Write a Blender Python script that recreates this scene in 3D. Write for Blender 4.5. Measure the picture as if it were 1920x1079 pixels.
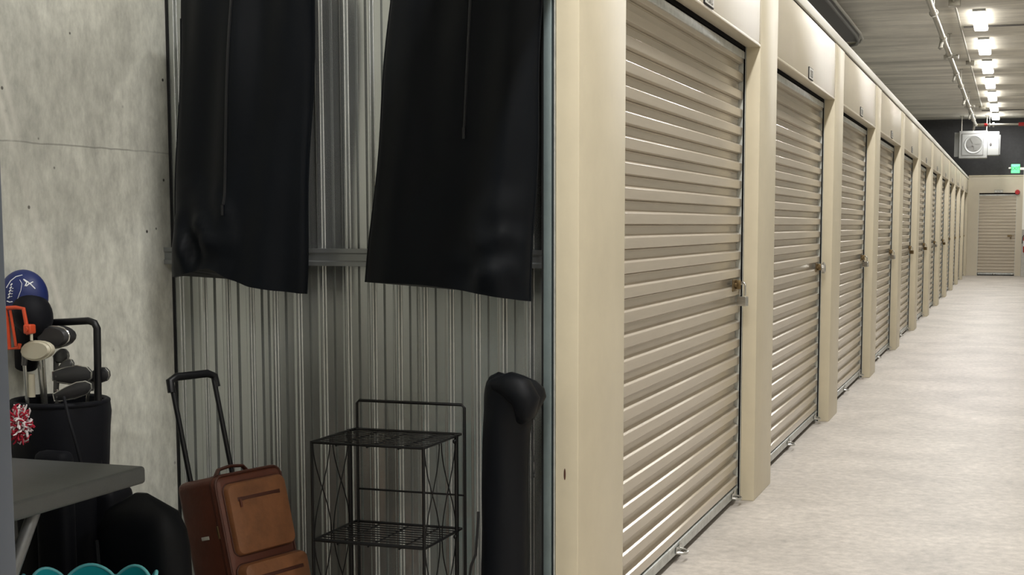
import bpy, bmesh, math, random
from mathutils import Vector, Matrix, noise
random.seed(7)
PI = math.pi
S = bpy.context.scene
COL = S.collection
for o in list(bpy.data.objects): bpy.data.objects.remove(o)

# ------------------------------------------------------------------ camera
F, YAW, PITCH, ROLL, CX, CY, H = 2588.07, .3151379, -.1003144, .0013779, 1050.86, 682.0, 1.30983
_c, _s = math.cos(YAW), math.sin(YAW)
FWD = Vector((-_s*math.cos(PITCH), _c*math.cos(PITCH), math.sin(PITCH)))
_r = Vector((_c, _s, 0)); _u = _r.cross(FWD)
RGT = math.cos(ROLL)*_r + math.sin(ROLL)*_u
UPV = -math.sin(ROLL)*_r + math.cos(ROLL)*_u
cam = bpy.data.cameras.new('camera'); camo = bpy.data.objects.new('camera', cam); COL.objects.link(camo)
camo.matrix_world = Matrix(((RGT.x, UPV.x, -FWD.x, 0), (RGT.y, UPV.y, -FWD.y, 0), (RGT.z, UPV.z, -FWD.z, H), (0, 0, 0, 1)))
cam.sensor_fit = 'HORIZONTAL'; cam.sensor_width = 36; cam.lens = F/1920*36
cam.shift_x = (960-CX)/1920; cam.shift_y = (CY-539.5)/1920
cam.clip_start = .05; cam.clip_end = 200
S.camera = camo

def at(px, py, Y=None, X=None, Z=None):
    d = FWD + RGT*((px-CX)/F) - UPV*((py-CY)/F)
    t = Y/d.y if Y is not None else (X/d.x if X is not None else (Z-H)/d.z)
    return Vector((0, 0, H)) + d*t

# ------------------------------------------------------------------ world, exposure
w = bpy.data.worlds.new('world'); S.world = w; w.use_nodes = True
w.node_tree.nodes['Background'].inputs[0].default_value = (.9, .95, 1, 1)
w.node_tree.nodes['Background'].inputs[1].default_value = .02
S.view_settings.view_transform = 'Standard'
try: S.view_settings.look = 'None'
except Exception: pass
S.view_settings.gamma = 1; S.view_settings.use_curve_mapping = False
S.view_settings.exposure = 0.0

# ------------------------------------------------------------------ ceiling lamps (light only, the fixtures follow below)
XW, Y0, PIT, PW = -1.131, 3.630, 2.8108, .476      # front plane of the units, first pier, bay, pier width
XB, YE, ZC = -2.49, 37.75, 4.06                    # concrete back wall, end wall, ceiling
LAMP_Y = [36.45 - 2.83*k for k in range(15)]
for y in LAMP_Y:
    l = bpy.data.lights.new('strip_lamp', 'AREA'); l.shape = 'RECTANGLE'; l.size = .16; l.size_y = 1.35
    l.energy = 50; l.color = (1, .99, .985)
    lo = bpy.data.objects.new('strip_lamp', l); COL.objects.link(lo); lo.location = (-.5, y, ZC-.11)

FILL_Y = (-1.6, 1.9)                                # unseen fill row, added to brighten the open unit
_l = bpy.data.objects['strip_lamp'].data.copy(); _l.energy = 26
for y in FILL_Y:
    lo = bpy.data.objects.new('strip_lamp', _l); COL.objects.link(lo); lo.location = (1.9, y, ZC-.11)

# ------------------------------------------------------------------ materials
def lin(c):
    return tuple(((v/255)/12.92 if v/255 <= .04045 else ((v/255+.055)/1.055)**2.4) for v in c) + (1,)
def mat(name, rgb, rough=.5, metal=0, spec=.5, vary=0, vscale=6, stretch=(1, 1, 1), bump=0, bscale=80, sheen=0, coat=0, rgb2=None):
    m = bpy.data.materials.new(name); m.use_nodes = True
    n = m.node_tree.nodes; L = m.node_tree.links; b = n['Principled BSDF']
    b.inputs['Base Color'].default_value = lin(rgb); b.inputs['Roughness'].default_value = rough
    b.inputs['Metallic'].default_value = metal; b.inputs['Specular IOR Level'].default_value = spec
    if sheen: b.inputs['Sheen Weight'].default_value = sheen
    if coat: b.inputs['Coat Weight'].default_value = coat
    tc = n.new('ShaderNodeTexCoord'); mp = n.new('ShaderNodeMapping'); mp.inputs['Scale'].default_value = stretch
    L.new(tc.outputs['Object'], mp.inputs[0])
    if vary or rgb2:
        nz = n.new('ShaderNodeTexNoise'); nz.inputs['Scale'].default_value = vscale; nz.inputs['Detail'].default_value = 8; nz.inputs['Roughness'].default_value = .65
        L.new(mp.outputs[0], nz.inputs[0])
        cr = n.new('ShaderNodeValToRGB'); cr.color_ramp.elements[0].position = .3; cr.color_ramp.elements[1].position = .72
        a = lin([max(0, v*(1-vary)) for v in rgb]); c = lin(rgb2) if rgb2 else lin([min(255, v*(1+vary)) for v in rgb])
        cr.color_ramp.elements[0].color = a; cr.color_ramp.elements[1].color = c
        L.new(nz.outputs[0], cr.inputs[0]); L.new(cr.outputs[0], b.inputs['Base Color'])
    if bump:
        n2 = n.new('ShaderNodeTexNoise'); n2.inputs['Scale'].default_value = bscale; n2.inputs['Detail'].default_value = 5
        L.new(mp.outputs[0], n2.inputs[0])
        bp = n.new('ShaderNodeBump'); bp.inputs['Strength'].default_value = bump; bp.inputs['Distance'].default_value = .004
        L.new(n2.outputs[0], bp.inputs['Height']); L.new(bp.outputs[0], b.inputs['Normal'])
    return m
def emis(name, rgb, s):
    m = bpy.data.materials.new(name); m.use_nodes = True; b = m.node_tree.nodes['Principled BSDF']
    b.inputs['Base Color'].default_value = lin(rgb); b.inputs['Emission Color'].default_value = lin(rgb); b.inputs['Emission Strength'].default_value = s
    return m

def concrete(name, base, pore=True, streak=(1, 1, 1), amp=.2, seam=None, light=None, rough=.8, vs=2.2, fa=(.80, 1.12)):
    m = bpy.data.materials.new(name); m.use_nodes = True
    n = m.node_tree.nodes; L = m.node_tree.links; b = n['Principled BSDF']; b.inputs['Roughness'].default_value = rough
    b.inputs['Specular IOR Level'].default_value = .35
    tc = n.new('ShaderNodeTexCoord'); mp = n.new('ShaderNodeMapping'); mp.inputs['Scale'].default_value = streak; L.new(tc.outputs['Object'], mp.inputs[0])
    def noi(sc, det, rg=.6, src=mp.outputs[0], dist=0):
        q = n.new('ShaderNodeTexNoise'); q.inputs['Scale'].default_value = sc; q.inputs['Detail'].default_value = det
        q.inputs['Roughness'].default_value = rg; q.inputs['Distortion'].default_value = dist; L.new(src, q.inputs[0]); return q
    def mix(a, c, f, mode='MIX'):
        q = n.new('ShaderNodeMix'); q.data_type = 'RGBA'; q.blend_type = mode
        for s_, v in ((6, a), (7, c), (0, f)):
            if isinstance(v, (int, float, tuple)): q.inputs[s_].default_value = v
            else: L.new(v, q.inputs[s_])
        return q.outputs[2]
    def ramp(src, a, c, ca=(0, 0, 0, 1), cc=(1, 1, 1, 1)):
        q = n.new('ShaderNodeValToRGB'); q.color_ramp.elements[0].position = a; q.color_ramp.elements[1].position = c
        q.color_ramp.elements[0].color = ca; q.color_ramp.elements[1].color = cc; L.new(src, q.inputs[0]); return q.outputs[0]
    big = noi(vs, 9, .62, dist=.4)
    c0 = ramp(big.outputs[0], .28, .74, lin([v*(1-amp) for v in base]), lin([min(255, v*(1+amp*.6)) for v in base]))
    fine = noi(vs*14, 7, .7)
    f2 = ramp(fine.outputs[0], .3, .7, (fa[0],)*3+(1,), (fa[1],)*3+(1,))
    col = mix(c0, f2, 1.0, 'MULTIPLY')
    if pore:
        vo = n.new('ShaderNodeTexVoronoi'); vo.inputs['Scale'].default_value = 14; L.new(tc.outputs['Object'], vo.inputs[0])
        pm = ramp(vo.outputs['Distance'], .05, .085, (1, 1, 1, 1), (0, 0, 0, 1))
        sel = noi(5, 2); sm = ramp(sel.outputs[0], .48, .54)
        k = mix((0, 0, 0, 1), pm, sm)
        col = mix(col, lin((50, 48, 42)), k)
    sx = n.new('ShaderNodeSeparateXYZ'); L.new(tc.outputs['Object'], sx.inputs[0])
    def math_(op, a, c=0, e=0):
        q = n.new('ShaderNodeMath'); q.operation = op
        for i, v in enumerate((a, c, e)):
            if isinstance(v, (int, float)): q.inputs[i].default_value = v
            else: L.new(v, q.inputs[i])
        return q.outputs[0]
    if seam:                      # a faint horizontal pour joint
        wob = math_('MULTIPLY', math_('SUBTRACT', noi(3, 4).outputs[0], .5), .02)
        dz = math_('ABSOLUTE', math_('ADD', math_('SUBTRACT', sx.outputs['Z'], seam), wob))
        k = math_('MULTIPLY', math_('LESS_THAN', dz, .0022), ramp(noi(2.5, 3).outputs[0], .35, .5))
        col = mix(col, lin((125, 124, 116)), math_('MULTIPLY', k, .6))
    if light:                     # rubbed pale streaks that run diagonally over the wall
        for (y0, z0, sl, wd, st) in light:
            e = math_('ABSOLUTE', math_('SUBTRACT', math_('SUBTRACT', sx.outputs['Z'], z0), math_('MULTIPLY', math_('SUBTRACT', sx.outputs['Y'], y0), sl)))
            k = math_('MULTIPLY', math_('SUBTRACT', 1.0, math_('MINIMUM', math_('DIVIDE', e, wd), 1.0)), st)
            k = math_('MULTIPLY', k, ramp(noi(6, 4).outputs[0], .3, .6))
            col = mix(col, lin((232, 228, 218)), k)
    L.new(col, b.inputs['Base Color'])
    bp = n.new('ShaderNodeBump'); bp.inputs['Strength'].default_value = .35; bp.inputs['Distance'].default_value = .004
    L.new(fine.outputs[0], bp.inputs['Height']); L.new(bp.outputs[0], b.inputs['Normal'])
    return m

M = dict(
    cream=mat('cream_paint', (201, 192, 172), .34, vary=.02, vscale=2, bump=.04, bscale=9),
    pier=mat('cream_pier_paint', (213, 203, 178), .4, vary=.025, vscale=4),
    trim=mat('white_trim', (236, 234, 224), .3),
    slat=mat('roller_slat_paint', (190, 180, 163), .22, metal=.2, vary=.03, vscale=5, stretch=(1, .3, 4)),
    galv=mat('galvanised_steel', (196, 200, 198), .36, metal=.45, vary=.1, vscale=22),
    galvd=mat('galvanised_track', (126, 140, 142), .45, metal=.5, vary=.05, vscale=12),
    corr=mat('corrugated_galvanised', (190, 193, 191), .27, metal=.8),
    girt=mat('girt_steel', (140, 143, 143), .4, metal=.6, vary=.05),
    black=mat('black_void', (8, 8, 9), .9, spec=.1),
    rubber=mat('black_rubber', (18, 18, 20), .6),
    bmetal=mat('black_wire_enamel', (6, 6, 8), .42, spec=.35),
    bplastic=mat('black_plastic', (10, 11, 15), .42, spec=.4),
    navy=mat('black_garment_fabric', (3, 7, 13), .5, spec=.14, sheen=.04, vary=.15, vscale=7, bump=.12, bscale=30),
    bag=mat('black_nylon', (6, 9, 15), .55, spec=.22, bump=.25, bscale=24),
    golf=mat('navy_golf_bag_nylon', (7, 9, 17), .65, spec=.2, sheen=.03, bump=.2, bscale=30),
    zip=mat('dark_zip', (14, 16, 21), .35),
    table=mat('grey_table_plastic', (84, 87, 87), .5, vary=.04, vscale=12, bump=.15, bscale=160),
    tleg=mat('grey_table_leg', (120, 122, 124), .4, metal=.3),
    leather=mat('brown_leather', (128, 84, 54), .5, vary=.16, vscale=9, bump=.3, bscale=60),
    leatherd=mat('dark_brown_leather', (92, 50, 36), .5, vary=.15, vscale=9, bump=.3, bscale=60),
    pip=mat('brown_piping', (74, 38, 26), .5),
    chrome=mat('polished_steel', (200, 200, 196), .22, metal=.9),
    iron=mat('club_iron', (92, 92, 92), .35, metal=.6),
    irond=mat('dark_club_head', (58, 58, 60), .4, metal=.3),
    ivory=mat('ivory_putter', (196, 190, 170), .4),
    blue=mat('royal_blue_cover', (22, 37, 94), .5, bump=.1),
    white=mat('white_stitching', (232, 234, 238), .5),
    orange=mat('orange_plastic', (200, 74, 40), .4),
    red=mat('red_paint', (176, 26, 30), .35),
    pom=mat('pink_white_yarn', (196, 40, 66), .9, rgb2=(228, 214, 214), vscale=60),
    pomw=mat('white_yarn', (222, 212, 214), .9),
    pomr=mat('crimson_yarn', (168, 26, 52), .9),
    teal=mat('teal_plastic', (40, 178, 190), .25, vary=.05),
    brass=mat('brass', (122, 104, 74), .34, metal=.8, vary=.08, vscale=30),
    heater=mat('grey_heater_paint', (186, 188, 186), .4),
    heaterd=mat('heater_recess_grey', (134, 134, 130), .5),
    dark=concrete('dark_concrete', (62, 62, 63), False, amp=.16, vs=1.2),
    floor=concrete('pale_concrete_floor', (189, 182, 173), False, (1, 1.0, 1), amp=.12, rough=.5, vs=1.6, fa=(.74, 1.17)),
    ceil=concrete('board_marked_ceiling', (217, 213, 203), False, (.3, 1.7, 1), amp=.2, vs=1.1),
    wall=concrete('cast_concrete', (214, 214, 203), True, (1, 1, .55), amp=.17, fa=(.74, 1.14), seam=1.525,
                  light=[(2.98, 1.62, -2.6, .05, .4), (3.03, 1.30, -2.2, .03, .3), (2.93, 1.9, -3.2, .06, .3)]),
    column=concrete('column_concrete', (188, 186, 178), False, amp=.06),
    duct=mat('dark_duct_steel', (104, 102, 100), .55, metal=.2),
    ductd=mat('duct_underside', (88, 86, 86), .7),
    pipe=mat('sprinkler_pipe', (150, 144, 128), .35, metal=.6),
    emt=mat('conduit_steel', (165, 162, 152), .4, metal=.5),
    lens=emis('lit_lens', (255, 250, 240), 10),
    green=emis('green_exit_face', (110, 255, 160), .9),
    greend=mat('green_letters', (20, 150, 70), .5),
    platew=mat('plate_white', (206, 204, 196), .35),
    plateg=mat('plate_lettering', (120, 118, 112), .5),
)

_m = M['corr']; _n = _m.node_tree.nodes; _b = _n['Principled BSDF']      # rolled steel: highlights drawn out along the height of the ribs
_t = _n.new('ShaderNodeTangent'); _t.direction_type = 'RADIAL'; _t.axis = 'Z'
_m.node_tree.links.new(_t.outputs[0], _b.inputs['Tangent'])
_b.inputs['Anisotropic'].default_value = .95; _b.inputs['Anisotropic Rotation'].default_value = .25

# ------------------------------------------------------------------ mesh builder
class MB:
    def __init__(s): s.b = bmesh.new()
    def box(s, x0, x1, y0, y1, z0, z1, bev=0, mtx=None):
        g = bmesh.ops.create_cube(s.b, size=1)['verts']
        m = Matrix.Translation(((x0+x1)/2, (y0+y1)/2, (z0+z1)/2)) @ Matrix.Diagonal((abs(x1-x0), abs(y1-y0), abs(z1-z0), 1))
        bmesh.ops.transform(s.b, matrix=m, verts=g)
        if bev:
            ed = list({e for v in g for e in v.link_edges})
            r = bmesh.ops.bevel(s.b, geom=ed, offset=bev, segments=3, affect='EDGES', profile=.5)
            g = list({v for f in r['faces'] for v in f.verts} | {v for v in g if v.is_valid})
        if mtx:
            bmesh.ops.transform(s.b, matrix=mtx, verts=[v for v in g if v.is_valid])
        return s
    def cyl(s, p0, p1, r0, r1=None, n=16):
        return s.tube([p0, p1], [r0, r1 if r1 is not None else r0], n)
    def tube(s, pts, r, n=10, closed=False, cap=True, flat=None):
        pts = [Vector(p) for p in pts]; k = len(pts)
        rr = r if isinstance(r, (list, tuple)) else [r]*k
        rings = []; prev = None
        for i, p in enumerate(pts):
            if closed: t = (pts[(i+1) % k]-pts[i-1]).normalized()
            else: t = (pts[min(i+1, k-1)]-pts[max(i-1, 0)]).normalized()
            if prev is None:
                a = Vector((0, 0, 1)) if abs(t.z) < .9 else Vector((0, 1, 0))
                u = t.cross(a).normalized()
            else:
                u = prev-t*prev.dot(t); u.normalize()
            prev = u; v = t.cross(u)
            fl = flat or 1
            rings.append([s.b.verts.new(p+(u*math.cos(2*PI*j/n)+v*math.sin(2*PI*j/n)*fl)*rr[i]) for j in range(n)])
        m = k if closed else k-1
        for i in range(m):
            A, B = rings[i], rings[(i+1) % k]
            for j in range(n): s.b.faces.new((A[j], A[(j+1) % n], B[(j+1) % n], B[j]))
        if cap and not closed:
            s.b.faces.new(rings[0][::-1]); s.b.faces.new(rings[-1])
        return s
    def rings(s, rs, cap=True):
        R_ = [[s.b.verts.new(p) for p in r] for r in rs]; n = len(R_[0])
        for A, B in zip(R_, R_[1:]):
            for j in range(n): s.b.faces.new((A[j], A[(j+1) % n], B[(j+1) % n], B[j]))
        if cap: s.b.faces.new(R_[0][::-1]); s.b.faces.new(R_[-1])
        return s
    def ell(s, c, r, u=20, v=12, mtx=None):
        g = bmesh.ops.create_uvsphere(s.b, u_segments=u, v_segments=v, radius=1)['verts']
        m = Matrix.Translation(c) @ (mtx or Matrix()) @ Matrix.Diagonal((r[0], r[1], r[2], 1))
        bmesh.ops.transform(s.b, matrix=m, verts=g); return s
    def prism(s, poly, ax0, ax1, depth):   # poly of 3-D points, extruded by vector depth
        d = Vector(depth); a = [s.b.verts.new(Vector(p)) for p in poly]; c = [s.b.verts.new(Vector(p)+d) for p in poly]
        s.b.faces.new(a[::-1]); s.b.faces.new(c); n = len(a)
        for j in range(n): s.b.faces.new((a[j], a[(j+1) % n], c[(j+1) % n], c[j]))
        return s
    def strip(s, prof, a, b_, thick):      # profile list of 3-D points swept from offset a to b_, with thickness vector list
        return s

def setp(o, label=None, cat=None, group=None, kind=None):
    if label: o['label'] = label
    if cat: o['category'] = cat
    if group: o['group'] = group
    if kind: o['kind'] = kind
    return o
def wloc(o):
    v = Vector((0, 0, 0))
    while o: v += o.location; o = o.parent
    return v
def obj(name, mb, m, parent=None, smooth=None, label=None, cat=None, group=None, kind=None, org=None):
    me = bpy.data.meshes.new(name); bmesh.ops.recalc_face_normals(mb.b, faces=mb.b.faces[:]); mb.b.to_mesh(me); mb.b.free()
    o = bpy.data.objects.new(name, me); COL.objects.link(o)
    me.materials.append(M[m] if isinstance(m, str) else m)
    if parent:
        o.parent = parent; me.transform(Matrix.Translation(-wloc(parent)))
    elif org is not None:
        o.location = org; me.transform(Matrix.Translation(-Vector(org)))
    if smooth:
        me.shade_smooth()
        try: me.set_sharp_from_angle(angle=math.radians(smooth if smooth > 1 else 40))
        except Exception: pass
    if label and not parent: setp(o, label, cat, group, kind)
    elif parent and label: o['label'] = label
    if kind: o['kind'] = kind
    return o
def empty(name, loc, label=None, cat=None, group=None, kind=None):
    o = bpy.data.objects.new(name, None); COL.objects.link(o); o.location = loc; o.empty_display_size = .1
    return setp(o, label, cat, group, kind)
def copy_tree(o, parent=None):
    c = o.copy(); COL.objects.link(c); c.parent = parent
    for ch in [x for x in bpy.data.objects if x.parent == o and x.name != c.name]: copy_tree(ch, c)
    return c
def struct(name, mb, m, label, smooth=None):
    return obj(name, mb, m, smooth=smooth, label=label, cat=name.split('_')[0], kind='structure')

# ------------------------------------------------------------------ room shell
YN = -4.0; XR = 2.5
struct('floor', MB().box(XB-.2, XR+.2, YN-.2, YE+.3, -.1, 0), 'floor', 'pale mottled concrete floor of the corridor and the open unit')
struct('ceiling', MB().box(XB-.2, XR+.2, YN-.2, YE+.3, ZC, ZC+.2), 'ceil', 'grey board marked concrete ceiling above the corridor')
struct('wall_left', MB().box(XB-.2, XB, YN-.2, YE+.3, 0, ZC), 'wall', 'grey cast concrete wall at the back of the open storage unit')
struct('wall_right', MB().box(XR, XR+.2, YN-.2, YE+.3, 0, ZC), 'column', 'plain concrete wall on the right of the corridor')
struct('wall_near', MB().box(XB, XR, YN-.2, YN, 0, ZC), 'cream', 'cream wall behind the viewer')
struct('wall_far', MB().box(XB, XR, YE+.12, YE+.3, 0, ZC), 'dark', 'dark charcoal wall above the cream end of the corridor')
# cream front across the end of the corridor with its door opening
DX0, DX1, DZ = -.862, .072, 2.143
e = MB().box(XW-.07, DX0, YE, YE+.12, 0, 2.574).box(DX1, XR, YE, YE+.12, 0, 2.574).box(DX0, DX1, YE, YE+.12, DZ, 2.574)
struct('wall_end', e, 'cream', 'cream panel wall around the roller door at the corridor end')
struct('trim_end', MB().box(XW, XR, YE-.012, YE+.12, 2.574, 2.60), 'pier', 'thin cream capping along the top of the end wall')

# ------------------------------------------------------------------ row of units: piers, fascia, cornice
NB = 12
for i in range(-1, NB+1):
    y = Y0+PIT*i
    y1 = min(y+PW, YE)
    m_ = MB().box(XW-.067, XW, y, y1, 0, 2.487, .003)
    nm = {-1: 'just left of the open unit', 0: 'between the open unit and the nearest roller door'}.get(i, 'between neighbouring roller doors')
    o = struct('trim_%d' % (i+2), m_, 'pier', 'cream steel pier %s' % nm, smooth=30)
for i in range(-1, NB):
    y = Y0+PIT*i+PW; y1 = Y0+PIT*(i+1)
    m_ = MB().box(XW-.067, XW-.004, y, y1, 2.132, 2.487, .002).box(XW-.067, XW-.001, y, y1, 2.126, 2.138, .002)
    m_.box(XW-.004, XW, y+.003, y+.012, 2.14, 2.487, .001).box(XW-.004, XW, y1-.012, y1-.003, 2.14, 2.487, .001)
    o = struct('trim_%d' % (i+20), m_, 'cream', 'glossy cream fascia panel above a unit opening', smooth=30)
struct('trim_40', MB().box(XW-.05, XW-.012, Y0-PIT, YE, 2.487, 2.499), 'black', 'dark shadow joint under the white cornice')
struct('trim_41', MB().box(XW-.09, XW+.004, Y0-PIT, YE, 2.499, 2.556, .003), 'trim', 'white cornice strip along the top of the unit row', smooth=30)
struct('ceiling_blocker', MB().box(XB, XW-.09, Y0+.16, YE, 2.50, 2.53), 'duct', 'unseen flat lid added to keep the closed units dark')  # added out of view to block ceiling light from the closed units

# ------------------------------------------------------------------ open unit: corrugated partition, other side, girt, jambs
YP = 3.73
def corrugated(x0, x1, z0, z1, yb, sgn, first, pitch, laps=()):
    # folded sheet: raised flat ribs with sloping flanks, and a narrow crease midway between ribs
    xs = []; c = first
    k = 0
    while c < x1+pitch:
        for dx, d in ((-.0165, 0), (-.0145, 0), (-.0125, .0008), (-.0110, .0025), (-.0095, .0085), (-.0080, .0102), (-.0060, .0110), (.0060, .0110), (.0080, .0102), (.0095, .0085), (.0110, .0025), (.0125, .0008), (.0145, 0), (.0165, 0)): xs.append((c+dx, d))
        if k in laps:
            for dx, d in ((-.026, 0), (-.0245, .005), (-.0195, .005), (-.018, 0)): xs.append((c+dx, d))
        mid = c+pitch/2
        for dx, d in ((-.0065, 0), (-.0048, 0), (-.003, -.008), (.003, -.008), (.0048, 0), (.0065, 0)): xs.append((mid+dx, d))
        c += pitch; k += 1
    xs.sort(); pts = [(x0, 0)]+[q for q in xs if x0 < q[0] < x1]+[(x1, 0)]
    b = MB(); A = []; B = []; C_ = []; D = []
    for x, d in pts:
        A.append(b.b.verts.new((x, yb+sgn*d, z0))); B.append(b.b.verts.new((x, yb+sgn*d, z1)))
        C_.append(b.b.verts.new((x, yb+sgn*d-sgn*.004, z0))); D.append(b.b.verts.new((x, yb+sgn*d-sgn*.004, z1)))
    for i in range(len(pts)-1):
        b.b.faces.new((A[i], A[i+1], B[i+1], B[i])); b.b.faces.new((C_[i+1], C_[i], D[i], D[i+1]))
        b.b.faces.new((B[i], B[i+1], D[i+1], D[i])); b.b.faces.new((A[i+1], A[i], C_[i], C_[i+1]))
    b.b.faces.new((A[0], B[0], D[0], C_[0])); b.b.faces.new((B[-1], A[-1], C_[-1], D[-1]))
    return b
XT = -1.238
struct('wall_partition', corrugated(XB, XT, 0, 2.49, YP, -1, -2.4655, .08255, (4, 10)), 'corr', 'grey corrugated steel partition on the right of the open unit', smooth=50)
struct('wall_partition_near', corrugated(XB, XT, 0, 2.49, 1.22, 1, -2.4655, .08255), 'corr', 'corrugated steel partition on the left of the open unit')
g = MB()
prof = [(0, 1.187), (-.034, 1.187), (-.034, 1.199), (-.030, 1.203), (-.030, 1.222), (-.034, 1.226), (-.034, 1.238), (0, 1.238)]
g.prism([(XB, YP-.012+y, z) for y, z in prof], 0, 0, (XT-XB, 0, 0))
struct('trim_50', g, 'girt', 'horizontal galvanised rail across the corrugated partition')
struct('trim_51', MB().box(XB, XB+.007, YP-.005, YP, 0, 2.49), 'rubber', 'dark corner joint between concrete and corrugated walls')
# right jamb of the open unit: gap, galvanised guide, dark slot
struct('trim_52', MB().box(-1.2015, -1.1985, Y0-.006, Y0+.3, 0, 2.13), 'galv', 'thin steel edge beside the open unit pier')
struct('trim_53', MB().box(-1.2085, -1.2015, Y0+.012, Y0+.3, 0, 2.13), 'black', 'dark gap beside the door guide')
tr = MB().box(-1.2325, -1.2085, Y0-.006, Y0+.1, 0, 2.2, .003)
struct('trim_54', tr, 'galvd', 'blue grey door guide track at the edge of the open unit', smooth=30)
struct('trim_55', MB().box(-1.24, -1.2325, Y0+.004, Y0+.12, 0, 2.2), 'rubber', 'black strip beside the guide track')
# left jamb
YJ = 1.296
j = MB().box(-1.165, XW, YJ, YJ+.056, 0, 2.2, .004)
struct('trim_56', j, mat('jamb_steel', (92, 99, 110), .4, metal=.5), 'grey steel jamb at the left edge of the open unit', smooth=30)
struct('trim_57', MB().box(XW-.002, XW+.0015, YJ+.0, YJ+.021, .865, .955), 'black', 'dark latch slot in the left jamb')
# screw dimple on the pier's side
p = at(1059, 890, Y=Y0)
struct('trim_58', MB().ell((p.x, Y0-.0005, p.z), (.0028, .0015, .0165)), 'pip', 'small brown chip in the pier beside the open unit')

# ------------------------------------------------------------------ roller doors
PER = .0822; ZTOP = 1.76
def curtain(y0, y1, z0, z1, xo, xi):
    # one folded sheet: flat rib, flank, flat valley, flank
    prof = []
    k0 = math.floor((ZTOP-z1)/PER)-1
    z = ZTOP-k0*PER
    while z > z0-PER:
        prof += [(xo, z), (xo+.001, z-.002), (xo+.001, z-.034), (xo, z-.036), (xi+.001, z-.0395), (xi+.004, z-.0415), (xi+.004, z-.0435), (xi, z-.046), (xi+.0006, z-.058), (xi, z-.070), (xi+.001, z-.0715)]
        z -= PER
    prof = [q for q in prof if z0 < q[1] < z1]
    b = MB(); rows = []
    n = 2
    for x, zz in [(prof[0][0], z1)]+prof+[(prof[-1][0], z0)]:
        rows.append([b.b.verts.new((x-t, yy, zz)) for t in (0, .003) for yy in (y0, y1)])
    for r, q in zip(rows, rows[1:]):
        b.b.faces.new((r[0], r[1], q[1], q[0])); b.b.faces.new((r[3], r[2], q[2], q[3]))
        b.b.faces.new((r[1], r[3], q[3], q[1])); b.b.faces.new((r[2], r[0], q[0], q[2]))
    b.b.faces.new((rows[0][1], rows[0][0], rows[0][2], rows[0][3])); b.b.faces.new(rows[-1][:2]+[rows[-1][3], rows[-1][2]])
    return b
def u_loop(cx, cy, cz, w_, d_, r, mbx):
    pts = [(cx, cy-w_/2, cz)]+[(cx+d_*math.sin(t)**.7 if math.sin(t) > 0 else cx, cy-w_/2*math.cos(t), cz-.006*math.sin(t)) for t in [PI*k/8 for k in range(1, 8)]]+[(cx, cy+w_/2, cz)]
    mbx.tube(pts, r, 8)
def make_door(name, W, loc, label):
    # local frame: x out of the wall, y along it; the door fills y 0..W
    t = empty(name, (0, 0, 0), label, 'roller door', None, 'structure')
    xo, xi = -.080, -.101
    c = obj('curtain', curtain(.006, W-.005, .062, 2.2, xo, xi), 'slat', t, smooth=20)
    b = MB().box(xo-.016, xo+.002, .02, W-.016, .026, .072, .003); b.box(xo-.016, xo+.006, .02, W-.016, .060, .072, .002)
    bb = obj('bottom_bar', b, 'galv', t, smooth=30)
    for f in (.47, .955):
        l = MB(); u_loop(xo+.006, W*f-.01, .038, .075, .034, .0055, l); l.box(xo+.004, xo+.009, W*f-.05, W*f+.03, .03, .058, .002)
        l.cyl((xo+.01, W*f-.01, .036), (xo+.01, W*f-.01, .075), .003)
        obj('pull_loop', l, 'chrome', bb, smooth=40)
    for y in (0, W):
        g = MB(); s_ = 1 if y == 0 else -1
        g.box(-.0695, -.067, min(y, y+s_*.006), max(y, y+s_*.006), 0, 2.13)
        g.box(-.15, -.135, min(y, y+s_*.03), max(y, y+s_*.03), 0, 2.2)
        obj('guide_track', g, 'galv', t)
        g = MB().box(-.15, -.0695, min(y, y-s_*.004), max(y, y-s_*.004), 0, 2.2)
        obj('guide_slot', g, 'black', t)
        obj('guide_liner', MB().box(-.13, -.0785, min(y-s_*.003, y+s_*.0015), max(y-s_*.003, y+s_*.0015), 0, 2.2), 'galv', t)
    g = MB().box(-.090, -.072, .006, W-.006, 2.072, 2.106, .003)
    obj('header_bar', g, 'galv', t, smooth=30)
    obj('header_gap', MB().box(-.125, -.070, .004, W-.004, 2.112, 2.2), 'black', t)
    # slide latch near the far edge
    yl, zl = W-.15, 1.035
    g = MB().box(xo, xo+.006, yl-.05, yl+.055, zl-.03, zl+.026, .003).box(xo+.004, xo+.016, yl-.02, yl+.07, zl-.010, zl+.008, .003)
    g.cyl((xo+.01, yl-.03, zl), (xo+.01, yl+.115, zl), .0065, n=12)
    g.box(xo+.006, xo+.03, yl+.004, yl+.012, zl-.02, zl+.022, .002)
    obj('latch', g, 'brass', t, smooth=40)
    t.location = loc
    return t
W = PIT-PW
proto = make_door('door_1', W, (XW, Y0+PW, 0), 'cream roller door nearest the viewer')
nth = ['nearest', 'second', 'third', 'fourth', 'fifth', 'sixth', 'seventh', 'eighth', 'ninth', 'tenth', 'eleventh', 'twelfth']
for i in range(1, NB):
    d = copy_tree(proto); d.name = 'door_%d' % (i+1); d.location = (XW, Y0+PIT*i+PW, 0)
    d['label'] = 'corrugated roller door, %s from the viewer in the long row' % nth[i]
ed = make_door('door_13', DX1-DX0, (0, 0, 0), 'brown ribbed roller door closing the far end of the corridor')
ed.rotation_euler.z = -PI/2; ed.location = (DX0, YE, 0)

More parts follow.
